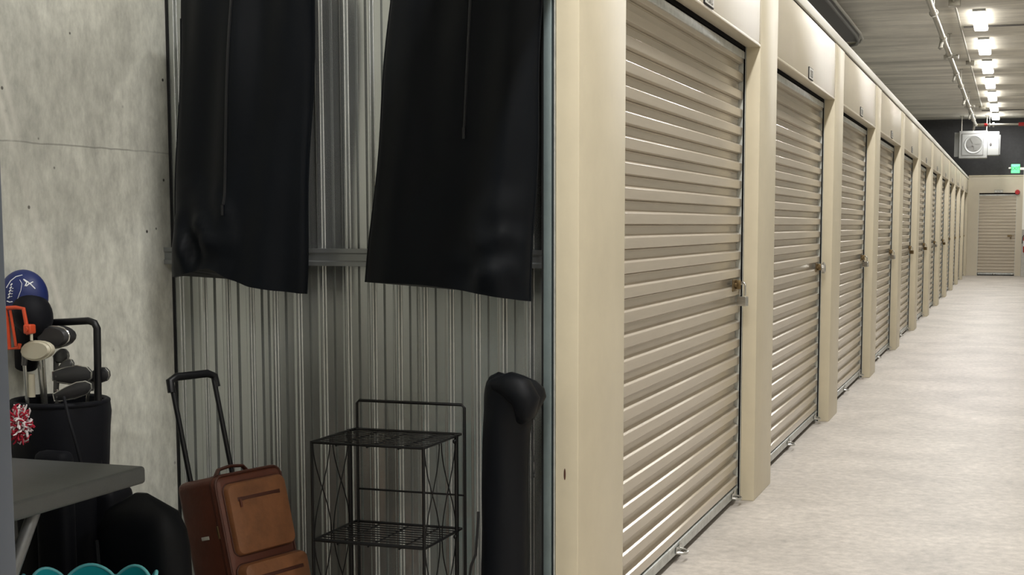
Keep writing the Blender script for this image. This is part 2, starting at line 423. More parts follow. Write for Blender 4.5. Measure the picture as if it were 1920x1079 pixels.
# number plates centred over each opening
def plate(name, w_, h_, txt, label, group):
    t = empty(name, (0, 0, 0), label, 'sign', group)
    obj('frame', MB().box(0, .006, -w_/2, w_/2, 0, h_, .002), 'rubber', t, smooth=30)
    obj('face', MB().box(.003, .0072, -w_/2+.0035, w_/2-.0035, .005, h_-.005), 'platew', t)
    cu = bpy.data.curves.new('number', 'FONT'); cu.body = txt; cu.size = h_*.86; cu.align_x = 'CENTER'; cu.extrude = .0008
    tmp = bpy.data.objects.new('tmp', cu); COL.objects.link(tmp)
    dg = bpy.context.evaluated_depsgraph_get(); me = bpy.data.meshes.new_from_object(tmp.evaluated_get(dg)); bpy.data.objects.remove(tmp)
    me.transform(Matrix.Translation((.0076, 0, h_*.2)) @ Matrix.Rotation(PI/2, 4, 'Z') @ Matrix.Rotation(PI/2, 4, 'X'))
    me.materials.clear(); me.materials.append(M['plateg'])
    o = bpy.data.objects.new('number', me); COL.objects.link(o); o.parent = t
    return t
for i in range(NB):
    s_ = plate('number_plate', .165, .068, '1202' if i == 0 else '12%02d' % (2+i), 'small framed number plate above the %s roller door from the viewer' % nth[i], 'number plates over the roller doors')
    s_.location = (XW-.004, Y0+PIT*i+PW+W/2+.02, 2.14)
s_ = plate('number_plate', .21, .072, '574', 'black framed number plate above the door at the corridor end', None)
s_.rotation_euler.z = -PI/2; s_.location = (-.38, YE-.001, DZ+.004)

# padlocks
def padlock(style, x, y, z, label):
    lx, ly, lz = x+.012, y, z; x, y, z = -.012, 0, 0
    t = empty('padlock', (0, 0, 0), label, 'padlock', 'padlocks on the roller doors')
    if style == 'disc':
        b = MB(); c = Vector((x+.02, y+.012, z-.008))
        b.tube([c+Vector((-.014, 0, 0)), c+Vector((-.010, 0, 0)), c+Vector((.008, 0, 0)), c+Vector((.013, 0, 0))], [.022, .033, .033, .022], 24)
        obj('body', b, 'chrome', t, smooth=40)
        obj('shackle', MB().tube([c+Vector((0, -.02, .018)), c+Vector((0, -.012, .036)), c+Vector((0, .006, .038)), c+Vector((0, .02, .022))], .005, 8), 'chrome', t, smooth=40)
        t.location = (lx, ly, lz); return t
    L_ = .05 if style == 'long' else .03
    hw = .014
    b = MB(); pts = [(x+.012, y-hw, z-L_)]+[(x+.012, y-hw*math.cos(a), z-.004+hw*math.sin(a)) for a in [PI*k/8 for k in range(9)]]+[(x+.012, y+hw, z-L_)]
    b.tube(pts, .0042, 10); obj('shackle', b, 'chrome', t, smooth=40)
    m_ = 'chrome' if style != 'brass' else 'brass'
    b = MB()
    for k in range(5): b.box(x-.001, x+.026, y-.024, y+.024, z-L_-.012-.0075*k-.0065, z-L_-.012-.0075*k+.0065-.006+.006, .002)
    b.box(x+.001, x+.024, y-.022, y+.022, z-L_-.048, z-L_-.004, .002)
    obj('body', b, m_, t, smooth=40)
    t.location = (lx, ly, lz); t.rotation_euler.z = math.radians(72); return t
lab = ['long shackled steel padlock hanging on the nearest roller door', 'round disc padlock on the second roller door', 'small steel padlock on the third roller door']
for i, st in enumerate(['long', 'disc', 'short', 'short', 'brass', 'brass', 'short', 'brass']):
    padlock(st, XW-.058, Y0+PIT*(i+1)-.12, 1.035, lab[i] if i < 3 else 'small %s padlock on the %s roller door from the viewer' % ('brass' if st == 'brass' else 'steel', nth[i]))
o = padlock('brass', 0, 0, 0, 'brass padlock on the door at the far corridor end'); del o['group']
o.rotation_euler.z = math.radians(10); o.location = (DX1-.12, YE+.05, 1.035)

# ------------------------------------------------------------------ ceiling fittings
def strip_light(y, label, dx=0):
    t = empty('ceiling_light', (-.5+dx, y, ZC), label, 'ceiling light', 'strip lights along the corridor ceiling')
    obj('housing', MB().box(-.58+dx, -.42+dx, y-.72, y+.72, ZC-.03, ZC, .005), 'heater', t, smooth=30)
    obj('diffuser', MB().box(-.59+dx, -.41+dx, y-.70, y+.70, ZC-.095, ZC-.03, .02), 'lens', t, smooth=30)
strip_light(FILL_Y[0], 'added unseen fill strip light behind the viewer', 2.4); strip_light(FILL_Y[1], 'added unseen fill strip light opposite the open unit', 2.4)  # unseen fixtures added for the fill lamps
vis = [y for y in LAMP_Y if y > 18]
for y in LAMP_Y:
    k = sorted(vis).index(y) if y in vis else None
    words = ['nearest', 'second', 'third', 'fourth', 'fifth', 'sixth', 'farthest']
    strip_light(y, ('lit white ceiling strip light, %s of those in view' % words[k]) if k is not None else 'ceiling strip light over the %s, nearer than those in view' % ['back of the corridor', 'spot behind the viewer', 'open storage unit', 'nearest roller door', 'second roller door', 'third roller door', 'fourth roller door', 'fifth roller door'][min(7, max(0, round((y+3.2)/2.83)))])

# sprinkler main with tees, heads and hanger rods
XP, ZP = -.955, 3.765
pp = empty('sprinkler_pipe', (XP, 6, ZP), 'long steel sprinkler pipe hung below the ceiling above the unit row', 'pipe')
obj('main_pipe', MB().tube([(XP, 6, ZP), (XP, 35.6, ZP), (XP, 35.8, ZP), (XP+.04, 35.9, ZP), (XP+.2, 35.9, ZP)], .034, 14), 'pipe', pp, smooth=40)
for y in [10.3, 14.5, 19.2, 23.6, 28.2, 31.9, 35.5]:
    b = MB().cyl((XP, y-.09, ZP), (XP, y+.09, ZP), .045, n=14).cyl((XP-.01, y, ZP), (XP-.03, y, ZP-.12), .026, n=10).cyl((XP-.03, y, ZP-.12), (XP-.03, y, ZP-.15), .04, .012, n=10)
    obj('tee_fitting', b, 'emt', pp, smooth=40)
for y in [8.5, 12.4, 16.9, 21.0, 25.8, 30.2, 34.0]:
    b = MB().tube([(XP+.045*math.cos(a), y, ZP+.045*math.sin(a)) for a in [2*PI*k/14 for k in range(14)]], .007, 6, closed=True)
    b.cyl((XP, y, ZP+.04), (XP, y, ZC), .006, n=8).box(XP-.03, XP+.03, y-.02, y+.02, ZC-.01, ZC)
    obj('hanger_rod', b, 'emt', pp, smooth=40)
for y in [21.2, 30.2]:
    b = MB().cyl((XP-.08, y+.15, ZP), (XP+.10, y+.15, ZP), .02, n=10).cyl((XP-.09, y+.15, ZP), (XP-.06, y+.15, ZP), .035, n=10).cyl((XP+.08, y+.15, ZP), (XP+.12, y+.15, ZP), .035, n=10)
    obj('cross_fitting', b, 'emt', pp, smooth=40)
b = MB().cyl((XP+.205, 35.9, ZP), (.22, 35.9, ZP), .026, n=12)
bp_ = empty('branch_pipe', (XP+.2, 35.9, ZP), 'thin steel branch pipe running across the corridor above the heater', 'pipe')
obj('tube', b, 'emt', bp_, smooth=40)
obj('coupling', MB().cyl((XP+.205, 35.9, ZP), (XP+.28, 35.9, ZP), .036, n=12), 'red', bp_, smooth=40, label='red coupling near the main pipe')
obj('coupling', MB().cyl((.05, 35.9, ZP), (.2, 35.9, ZP), .045, n=12), 'red', bp_, smooth=40, label='red coupling beside the column')
obj('clamp', MB().cyl((XP+.40, 35.9, ZP), (XP+.44, 35.9, ZP), .055, n=12).cyl((XP+.32, 35.9, ZP), (XP+.345, 35.9, ZP), .05, n=12).cyl((XP+.33, 35.9, ZP), (XP+.33, 35.9, ZC), .008, n=8), 'chrome', bp_, smooth=40)
# conduit on the ceiling
cd = empty('ceiling_conduit', (-.775, 8, ZC-.02), 'thin steel conduit with junction boxes along the ceiling beside the lights', 'conduit')
obj('tube', MB().cyl((-.775, 8, ZC-.022), (-.775, 33.9, ZC-.022), .014, n=8), 'emt', cd, smooth=40)
for y in (18.0, 24.6, 33.9): obj('junction_box', MB().box(-.84, -.70, y-.09, y+.09, ZC-.07, ZC, .006), 'emt', cd, smooth=30)
for k, y in enumerate((20.3, 35.0)):
    obj('cross_conduit', MB().cyl((-.74 if k == 0 else -.8, y, ZC-.016), (XR, y, ZC-.016), .012, n=8), 'duct', smooth=40, org=(-.7, y, ZC), label=['dark thin cable run crossing the ceiling at the nearest light', 'dark thin cable run crossing the ceiling near the far end'][k], cat='cable')
# duct above the units with rounded flanged end
dt = empty('ceiling_duct', (-2.3, 9, 3.9), 'dark grey duct with rolled edges hung above the unit row', 'duct')
rx = -2.13
obj('casing', MB().box(XB, rx-.05, 7, 20.5, 3.93, ZC), 'ductd', dt)
for k, (off, zz) in enumerate(((0, 3.90), (.055, 3.93))):
    pts = [(rx+off, 7, zz), (rx+off, 19.6, zz), (rx+off-.03, 20.2, zz), (rx+off-.09, 20.55, zz), (rx+off-.2, 20.7, zz), (XB+.02, 20.75, zz)]
    obj('rolled_edge', MB().tube(pts, .02, 10), 'duct' if k == 0 else 'emt', dt, smooth=40)

# ------------------------------------------------------------------ far end: heater, exit sign, column, alarm, extinguisher
YH = 36.55
def hp(px, py): return at(px, py, Y=YH)
a = hp(1797.5, 297); c = hp(1852, 245)
ht = empty('unit_heater', ((a.x+c.x)/2, YH, a.z), 'pale grey fan heater hung from rods in front of the dark end wall', 'heater')
x0, x1, z0, z1 = a.x, c.x, a.z, c.z; cx_, cz_ = (x0+x1)/2+.02, (z0+z1)/2
b = MB(); b.box(x0, x1, YH, YH+.42, z0, z1, .012); obj('cabinet', b, 'heater', ht, smooth=30)
b = MB().box(x0+.07, x1-.10, YH-.012, YH+.01, z0+.075, z1-.075, .004); obj('front_panel', b, 'heater', ht, smooth=30)
b = MB()
for (u0, u1, v0, v1) in ((x0+.064, x1-.094, z0+.068, z0+.078), (x0+.064, x1-.094, z1-.078, z1-.068), (x0+.064, x0+.074, z0+.07, z1-.07), (x1-.104, x1-.094, z0+.07, z1-.07)):
    b.box(u0, u1, YH-.014, YH-.002, v0, v1)
obj('panel_joint', b, 'duct', ht)
b = MB(); n = 32; R1 = .2
rings = []
for r, y in ((R1+.03, YH-.014), (R1+.02, YH-.03), (R1, YH-.02), (R1-.02, YH-.0125)):
    rings.append([(cx_-.01+r*math.cos(2*PI*k/n), y, cz_+r*math.sin(2*PI*k/n)) for k in range(n)])
b.rings(rings, cap=False); obj('fan_ring', b, 'heater', ht, smooth=40)
b = MB().cyl((cx_-.01, YH-.0125, cz_), (cx_-.01, YH-.0155, cz_), R1-.01, n=32); obj('fan_recess', b, 'heaterd', ht, smooth=40)
b = MB().cyl((cx_-.01, YH-.03, cz_-.02), (cx_-.01, YH-.015, cz_-.02), .03, n=16)
for k in range(4):
    an = k*PI/2+.4
    q = [(cx_-.01+r*math.cos(an+d), YH-.018, cz_+r*math.sin(an+d)) for r, d in ((.03, -.3), (.16, -.35), (.17, .15), (.03, .4))]
    b.prism(q, 0, 0, (0, -.004, 0))
obj('fan_blades', b, 'heaterd', ht, smooth=40)
b = MB()
for k in range(6): b.box(x0-.11+.017*k, x0-.10+.017*k, YH+.1, YH+.4, z0+.06, z1-.04)
b.box(x0-.12, x0, YH+.12, YH+.38, z0+.05, z1-.03); obj('side_louvre', b, 'heater', ht, smooth=30)
b = MB().box(x1+.005, x1+.28, YH+.1, YH+.45, z0+.07, z1-.02, .01).box(x1+.28, x1+.31, YH+.16, YH+.4, z0+.09, z1-.1, .004)
obj('burner_box', b, 'heater', ht, smooth=30)
obj('burner_port', MB().ell((x1+.08, YH+.1, cz_), (.028, .012, .045)), 'duct', ht, smooth=40)
for px_ in (x0+.045, x1-.03, x0+.33):
    b = MB().cyl((px_, YH+.2, z1-.01), (px_, YH+.2, ZC), .012, n=8).box(px_-.05, px_+.05, YH+.15, YH+.25, ZC-.015, ZC)
    obj('hanger_rod', b, 'emt', ht, smooth=40)

CX0 = .225; CY0 = 36.95
struct('wall_column', MB().box(CX0, CX0+.6, CY0, YE+.12, 0, ZC, .006), 'column', 'pale concrete column at the right end of the corridor')
struct('trim_60', MB().box(CX0-.006, CX0+.06, CY0-.006, CY0+.06, 1.2, ZC), 'trim', 'white corner guard on the column')
q0, q1 = at(1895.5, 325, Y=37.05), at(1913, 308, Y=37.05)
ex = empty('exit_sign', ((q0.x+q1.x)/2, 37.05, q0.z), 'small glowing green exit sign beside the column', 'sign')
obj('body', MB().box(q0.x, q1.x-.004, 37.03, 37.07, q0.z, q1.z, .012), 'green', ex, smooth=30)
obj('bracket', MB().box(q0.x-.06, q0.x+.01, 37.04, 37.06, (q0.z+q1.z)/2-.004, (q0.z+q1.z)/2+.035, .006), 'trim', ex, smooth=30)
obj('mounting_arm', MB().box(q1.x-.01, CX0, 37.04, 37.06, (q0.z+q1.z)/2-.03, (q0.z+q1.z)/2+.03), 'trim', ex)
cu = bpy.data.curves.new('letters', 'FONT'); cu.body = 'EXIT'; cu.size = .115; cu.align_x = 'CENTER'; cu.extrude = .002
tmp = bpy.data.objects.new('tmp', cu); COL.objects.link(tmp)
me = bpy.data.meshes.new_from_object(tmp.evaluated_get(bpy.context.evaluated_depsgraph_get())); bpy.data.objects.remove(tmp)
me.transform(Matrix.Translation((0, -.023, .08)) @ Matrix.Rotation(PI/2, 4, 'X')); me.materials.clear(); me.materials.append(M['greend'])
o = bpy.data.objects.new('lettering', me); COL.objects.link(o); o.parent = ex
b = MB().cyl((.085, YE-.05, 2.16), (.085, YE, 2.16), .055, .065, n=20)
obj('fire_alarm_bell', b, 'red', org=(.085, YE, 2.16), smooth=40, label='small red fire alarm bell at the top right corner of the end door', cat='alarm')
fx = .335; fe = empty('fire_extinguisher', (fx, CY0-.09, .62), 'red fire extinguisher mounted on the column', 'fire extinguisher')
obj('cylinder', MB().tube([(fx, CY0-.09, .62), (fx, CY0-.09, .64), (fx, CY0-.09, 1.0), (fx, CY0-.09, 1.05), (fx, CY0-.09, 1.08)], [.06, .075, .075, .05, .02], 20), 'red', fe, smooth=40)
obj('valve', MB().box(fx-.03, fx+.04, CY0-.1, CY0-.08, 1.08, 1.13, .004).tube([(fx-.03, CY0-.1, 1.1), (fx-.09, CY0-.11, 1.02), (fx-.1, CY0-.11, .85)], .01, 8), 'rubber', fe, smooth=40)
obj('bracket', MB().box(fx-.03, fx+.03, CY0-.02, CY0, .6, 1.06), 'galv', fe)
obj('label_sheet', MB().tube([(fx, CY0-.09, .78), (fx, CY0-.09, .92)], .0758, 20), 'white', fe, smooth=40)

# ------------------------------------------------------------------ garment bags
def lerp(a, b_, t): return a+(b_-a)*t
def interp(pts, x):
    if x <= pts[0][0]: return pts[0][1]
    for (x0_, y0_), (x1_, y1_) in zip(pts, pts[1:]):
        if x <= x1_: return lerp(y0_, y1_, (x-x0_)/(x1_-x0_))
    return pts[-1][1]
def garment(label, xl_t, xr_t, xl_b, xr_b, hem, yc, th, seed, zt=2.17, ztop_ref=1.94, zip_u=.42, zip_to=1.36, folds=1.0, crump=None):
    t = empty('garment_bag', ((xl_t+xr_t)/2, yc, 1.1), label, 'garment bag')
    def fold(u, z):
        v = .011*math.sin(u*9+seed+1.5*z)+.007*math.sin(u*19+seed*2-2.2*z)
        v += .016*noise.noise(Vector((u*3+seed, z*2.2, 0)))
        if crump:
            cu_, cz2, rr = crump
            d = math.hypot((u-cu_)/.22, (z-cz2)/.12)
            if d < 1.6: v += rr*math.exp(-d*d)*(1+1.3*noise.noise(Vector((u*8, z*15, seed))))
        return v*folds
    N = 40; rows = []; NZ = 46
    for k in range(NZ+1):
        s_ = k/NZ
        ring = []
        for q in range(2*N):
            front = q < N
            u = q/(N-1) if front else 1-(q-N)/(N-1)
            u = min(max(u, 0), 1)
            zb = interp(hem, u)
            # shoulders slope at the top
            ztt = zt-.22*abs(u-.5)**1.3*2
            z = lerp(zb, ztt, s_)
            xl = xl_b+(xl_t-xl_b)*(z-1.13)/(ztop_ref-1.13); xr = xr_b+(xr_t-xr_b)*(z-1.13)/(ztop_ref-1.13)
            prof = math.sqrt(max(0, 1-(2*u-1)**4))
            fl = fold(u, z)
            y = yc-(th*prof+fl*prof+.002) if front else yc+(th*.7*prof+.002)
            wob = .004*math.sin(z*11+seed) if u < .02 or u > .98 else 0
            ring.append((xl+(xr-xl)*u+wob, y, z))
        rows.append(ring)
    b = MB(); b.rings(rows)
    obj('cloth_cover', b, 'navy', t, smooth=60)
    # zip
    if zip_to:
        b = MB(); pts = []; z = zip_to
        while z < zt-.15:
            xl = xl_b+(xl_t-xl_b)*(z-1.13)/(ztop_ref-1.13); xr = xr_b+(xr_t-xr_b)*(z-1.13)/(ztop_ref-1.13)
            prof = math.sqrt(max(0, 1-(2*zip_u-1)**4))
            pts.append((xl+(xr-xl)*zip_u, yc-(th*prof+fold(zip_u, z)*prof+.003), z)); z += .03
        b.tube(pts, .0045, 6); 
        zz = obj('zip', b, 'zip', t, smooth=50)
        p0 = Vector(pts[0]); obj('zip_pull', MB().box(p0.x-.004, p0.x+.004, p0.y-.006, p0.y-.002, p0.z-.03, p0.z), 'zip', zz)
    # bound edges
    for name_, (xt_, xb_, u_) in {'edge_binding': (xl_t, xl_b, 0), 'edge_binding ': (xr_t, xr_b, 1)}.items():
        pts = []
        zb = interp(hem, u_); z = zb
        while z < zt-.22:
            pts.append((xb_+(xt_-xb_)*(z-1.13)/(ztop_ref-1.13)+.004*math.sin(z*11+seed), yc, z)); z += .04
        obj('edge_binding', MB().tube(pts, .004, 6), 'navy', t, smooth=50)
    xm = (xl_t+xr_t)/2
    hk = [(xm, yc, zt-.03), (xm, yc, zt+.02)]+[(xm, yc+.022-.022*math.cos(a_), zt+.045+.022*math.sin(a_)) for a_ in [PI*k/8 for k in range(0, 9)]]
    obj('hanger_hook', MB().tube(hk, .003, 8), 'chrome', t, smooth=50)
    return t
YG = 3.585
def gx(px, py): return at(px, py, Y=YG).x
def gz(px, py): return at(px, py, Y=YG-.02).z
L0, L1 = gx(326, 520), gx(573, 551)
hemL = [((gx(x, y)-L0)/(L1-L0), gz(x, y)) for x, y in ((326, 521), (350, 517), (385, 508), (408, 502), (424, 508), (445, 522), (480, 537), (520, 545), (573, 552))]
garment('black zipped garment bag hanging beside the concrete wall', gx(341, 0), gx(590, 0), L0, L1, hemL, YG, .038, 1.3, ztop_ref=gz(450, 0), zip_u=.45, zip_to=gz(440, 385), crump=(.2, 1.25, .04))
R0, R1_ = gx(687, 530), gx(996, 565)
hemR = [((gx(x, y)-R0)/(R1_-R0), gz(x, y)) for x, y in ((687, 530), (740, 531), (800, 534), (860, 543), (920, 553), (996, 566))]
garment('wide black garment bag hanging beside the unit opening', gx(733, 0), gx(1016, 0), R0, R1_, hemR, YG, .032, 4.1, ztop_ref=gz(870, 0), zip_u=.57, zip_to=gz(865, 240), folds=.75, crump=(.84, 1.22, .04))
rod = MB().cyl((XB, YG+.022, 2.215), (XT-.0, YG+.022, 2.215), .012, n=12)
rr_ = obj('hanging_rail', rod, 'galv', smooth=40, org=(XB, YG, 2.215), label='steel rail carrying the two garment bags above the picture', cat='rail')

# ------------------------------------------------------------------ wire rack
RX0, RX1, RY0, RY1 = -1.818, -1.483, 3.365, 3.595
rk = empty('wire_shelf_rack', ((RX0+RX1)/2, (RY0+RY1)/2, 0), 'black wire shelf rack standing in front of the corrugated partition', 'shelf')
ZS = [.712, .437, .16]
for sx in (RX0, RX1):
    for sy, r_ in ((RY0, .0045), (RY1, .0065)):
        obj('post', MB().cyl((sx, sy, 0), (sx, sy, ZS[0]+.004), r_, n=8), 'bmetal', rk, smooth=40)
xb0, xb1, yb = RX0+.008, RX1+.012, RY1+.034
ztb = .797
bf = MB().tube([(xb0, yb, 0), (xb0, yb, ztb-.008), (xb0+.008, yb, ztb), (xb1-.008, yb, ztb), (xb1, yb, ztb-.008), (xb1, yb, 0)], .0045, 8)
bf.cyl((xb0, yb, .535), (xb1, yb, .535), .003, n=8)
obj('back_frame', bf, 'bmetal', rk, smooth=40)
for zs in ZS:
    b = MB()
    fr = [(RX0, RY0, zs), (RX1, RY0, zs), (RX1, yb, zs), (RX0, yb, zs)]
    for p_, q_ in zip(fr, fr[1:]+fr[:1]): b.cyl(p_, q_, .0042, n=8)
    for k in range(9):
        y = lerp(RY0, yb, (k+1)/10); b.cyl((RX0, y, zs-.002), (RX1, y, zs-.002), .0018, n=6)
    for k in range(3):
        x = lerp(RX0, RX1, (k+.8)/3.6); b.cyl((x, RY0, zs-.006), (x, yb, zs-.006), .0026, n=6)
    obj('shelf', b, 'bmetal', rk, smooth=40)
for sx in (RX0, RX1):
    for z0_, z1_ in ((ZS[1], ZS[0]), (ZS[2], ZS[1])):
        b = MB()
        for k in range(2):
            ya, yb_ = lerp(RY0, RY1, k/2+.03), lerp(RY0, RY1, (k+1)/2-.03)
            for s_ in (1, -1):
                pts = []
                for q in range(13):
                    t_ = q/12; bow = math.sin((t_-.5)*PI)
                    yy = lerp(ya, yb_, .5+.5*bow*s_); pts.append((sx, yy, lerp(z0_, z1_, t_)))
                b.tube(pts, .0018, 6)
        obj('side_lattice', b, 'bmetal', rk, smooth=40)
for sx in (RX0, RX1):
    for zs in ZS[:2]: obj('wing_nut', MB().ell((sx, RY1-.012, zs-.014), (.006, .006, .007), 10, 6), 'bmetal', rk, smooth=40)

# ------------------------------------------------------------------ folded chair bag
cb = empty('chair_carry_bag', (-1.327, 3.52, 0), 'tall black drawstring bag leaning beside the wire rack and the guide track', 'bag')
YB = 3.53
def bx_(px, py): v = at(px, py, Y=YB-.04); return (v.x, v.z)
def span(y, xa, xb):
    (xa_, z), (xb_, z2) = bx_(xa, y), bx_(xb, y); return ((xa_+xb_)/2, (xb_-xa_)/2, (z+z2)/2)
rows = []
lv = [span(1300, 892, 990), span(1180, 893, 986), span(1079, 894, 981), span(1000, 896, 980), span(920, 896, 979), span(850, 897, 980), span(800, 898, 986), span(775, 900, 1000), span(750, 900, 1012), span(735, 901, 1008), span(722, 903, 993), span(712, 908, 972), span(706, 920, 955)]
lv = [(lv[0][0], lv[0][1], 0.0), (lv[0][0], lv[0][1], .1)]+lv
for i, (c_, hw, z) in enumerate(lv):
    n = 28; ring = []
    for k in range(n):
        a_ = 2*PI*k/n
        f = 1+.07*noise.noise(Vector((math.cos(a_)*2.4, math.sin(a_)*2.4, z*9)))+.03*math.sin(5*a_+z*14)
        ring.append((c_+hw*f*math.cos(a_), YB+.058*f*math.sin(a_)*(hw/.07 if hw < .07 else 1), z+(.006*math.sin(3*a_) if z > .7 else 0)))
    rows.append(ring)
obj('body', MB().rings(rows), 'bag', cb, smooth=60)
# gathered hood that flops over to the right
h0 = at(985, 735, Y=YB-.07); h1 = at(1003, 752, Y=YB-.07); h2 = at(985, 786, Y=YB-.08)
b = MB(); b.tube([at(930, 722, Y=YB-.03), at(955, 722, Y=YB-.045), at(975, 735, Y=YB-.06), at(986, 752, Y=YB-.062), at(984, 775, Y=YB-.06), at(975, 792, Y=YB-.055)], [.022, .036, .042, .040, .030, .012], 18)
for v in b.b.verts: v.co += Vector((.4, -1, .3))*(.010*noise.noise(v.co*32))
obj('gathered_hood', b, 'bag', cb, smooth=60)
b = MB().tube([at(998, 780, Y=YB-.06), at(1000, 810, Y=YB-.055), at(997, 840, Y=YB-.05), at(1003, 870, Y=YB-.05), at(1002, 892, Y=YB-.05)], .0018, 6).ell(tuple(at(1002, 893, Y=YB-.05)), (.004, .004, .005), 8, 6)
obj('drawstring', b, 'rubber', cb, smooth=40)
b = MB().tube([at(897, 960, Y=YB-.05), at(895, 1000, Y=YB-.06), at(892, 1040, Y=YB-.06), at(883, 1062, Y=YB-.06), at(880, 1085, Y=YB-.06), at(888, 1140, Y=YB-.05)], .004, 6)
obj('shoulder_strap', b, 'rubber', cb, smooth=40)

# ------------------------------------------------------------------ brown suitcase (tilted, handle out)
sP = Vector((-2.037, 3.231, .628)); az, tl = math.radians(74.35), math.radians(13.97)
sW = Vector((math.cos(az), math.sin(az), 0)); sn = Vector((math.sin(az), -math.cos(az), 0))
sU = math.cos(tl)*Vector((0, 0, 1))-math.sin(tl)*sn; sF = math.cos(tl)*sn+math.sin(tl)*Vector((0, 0, 1))
SWd, SDp, SL = .255, .178, .575
base = sP-sU*SL
# local frame: x along width, y = depth (0 front .. SDp back), z up ; matrix local->world
SM = Matrix(((sW.x, -sF.x, sU.x, 0), (sW.y, -sF.y, sU.y, 0), (sW.z, -sF.z, sU.z, 0), (0, 0, 0, 1)))
lowest = base.z + min(0, (-sF*SDp).z)
SM = Matrix.Translation(base) @ SM
sc = empty('suitcase', (base.x-.08, base.y+.08, 0), 'brown leather upright suitcase with its pull handle raised, leaning by the rack', 'suitcase')
def sobj(name, b, m, parent=sc, smooth=40):
    bmesh.ops.transform(b.b, matrix=SM, verts=b.b.verts[:]); return obj(name, b, m, parent, smooth=smooth)
sobj('shell', MB().box(0, SWd, .012, SDp, .0, SL, .022), 'leatherd')
def rrect(x0_, x1_, z0_, z1_, r, y, n=6):
    pts = []
    for cx2, cz2, a0 in ((x1_-r, z1_-r, 0), (x0_+r, z1_-r, PI/2), (x0_+r, z0_+r, PI), (x1_-r, z0_+r, 3*PI/2)):
        for k in range(n+1):
            a_ = a0+PI/2*k/n; pts.append((cx2+r*math.cos(a_), y, cz2+r*math.sin(a_)))
    return pts
for y in (.018, .052): sobj('piping', MB().tube(rrect(.004, SWd-.004, .004, SL-.002, .03, y), .004, 8, closed=True), 'pip')
sobj('zip_gusset', MB().prism(rrect(-.0015, SWd+.0015, -.0015, SL+.002, .03, .028), 0, 0, (0, .008, 0)), 'pip')
# upper pocket
def pocket(x0_, x1_, z0_, z1_, th):
    rings = [rrect(x0_, x1_, z0_, z1_, .022, .016), rrect(x0_, x1_, z0_, z1_, .022, .016-th*.6), rrect(x0_+.004, x1_-.004, z0_+.004, z1_-.004, .02, .016-th*.9), rrect(x0_+.012, x1_-.012, z0_+.012, z1_-.012, .016, .016-th), rrect(x0_+.05, x1_-.05, z0_+.05, z1_-.05, .016, .016-th*1.1)]
    return MB().rings(rings)
pk = sobj('upper_pocket', pocket(.022, SWd-.012, SL-.228, SL-.028, .024), 'leather')
sobj('piping', MB().tube(rrect(.022, SWd-.012, SL-.228, SL-.028, .022, .012), .003, 8, closed=True), 'pip', pk)
zpz = SL-.075
sobj('pocket_zip', MB().box(.05, SWd-.045, -.0105, -.005, zpz-.006, zpz+.006, .002), 'pip', pk)
sobj('zip_pull', MB().box(.054, .06, -.015, -.010, zpz-.022, zpz, .001), 'leatherd', pk)
pk2 = sobj('lower_pocket', pocket(.016, SWd+.002, .03, SL-.252, .042), 'leather')
sobj('piping', MB().tube(rrect(.016, SWd+.002, .03, SL-.252, .022, .010), .003, 8, closed=True), 'pip', pk2)
sobj('pocket_zip', MB().box(.05, SWd-.03, -.0315, -.024, SL-.300, SL-.290, .002), 'pip', pk2)
b = MB().tube([(.07, .085, SL-.002), (.085, .085, SL+.016), (.13, .085, SL+.021), (.175, .085, SL+.016), (.19, .085, SL-.002)], .008, 8, flat=.6)
sobj('carry_handle', b, 'pip')
# telescopic handle along sU near the back
b = MB(); HL = .275
ha = .035; hb = ha+.155; hyb = SDp-.03
tl_ = at(268, 668, X=-2.30)
for hx_ in (ha, hb): b.cyl((hx_, hyb, SL-.01), (hx_, hyb, SL+HL), .0075, n=12)
hb_ = sobj('pull_tubes', b, 'bplastic')
b = MB().tube([(ha-.006, hyb, SL+HL-.02), (ha-.004, hyb, SL+HL+.012), (ha+.02, hyb, SL+HL+.022), (hb-.02, hyb, SL+HL+.022), (hb+.004, hyb, SL+HL+.012), (hb+.006, hyb, SL+HL-.02)], [.011, .012, .0115, .0115, .012, .011], 12)
sobj('grip', b, 'bplastic')
b = MB()
for wx in (.04, SWd-.04): b.cyl((wx-.012, SDp-.005, .0), (wx+.012, SDp-.005, .0), .02, n=16)
sobj('wheels', b, 'rubber')
b = MB()
b.box(-.0025, .0, .075, .105, SL-.168, SL-.158, .001)
sobj('side_tag', b, 'platew')
sobj('zip_pull', MB().box(-.004, .0, .03, .036, SL-.17, SL-.135, .001), 'brass')

# ------------------------------------------------------------------ grey table at the left
TX, TY, TZ = at(274, 874, Z=.74).x, at(274, 874, Z=.74).y, .74
tb = empty('folding_table', (-2.2, 2.1, 0), 'grey plastic folding table against the concrete wall', 'table')
YT0 = 1.46
b = MB().box(XB+.006, TX, YT0, TY, TZ-.042, TZ, .009); obj('table_top', b, 'table', tb, smooth=40)
q = at(60, 972, X=TX-.04); q2 = at(28, 1062, X=TX-.04)
dirv = (q2-q); k = (q.z)/(q.z-q2.z); q3 = q+dirv*k
b = MB().tube([Vector((TX-.04, q.y+.01, TZ-.04)), q3], .014, 10); obj('leg', b, 'tleg', tb, smooth=40)
b = MB().tube([Vector((XB+.06, q.y+.01, TZ-.04)), Vector((XB+.06, q3.y, 0))], .014, 10); obj('leg', b, 'tleg', tb, smooth=40)
for xx in (TX-.04, XB+.06): obj('leg', MB().tube([(xx, YT0+.15, TZ-.04), (xx, YT0+.15, 0)], .014, 10), 'tleg', tb, smooth=40)

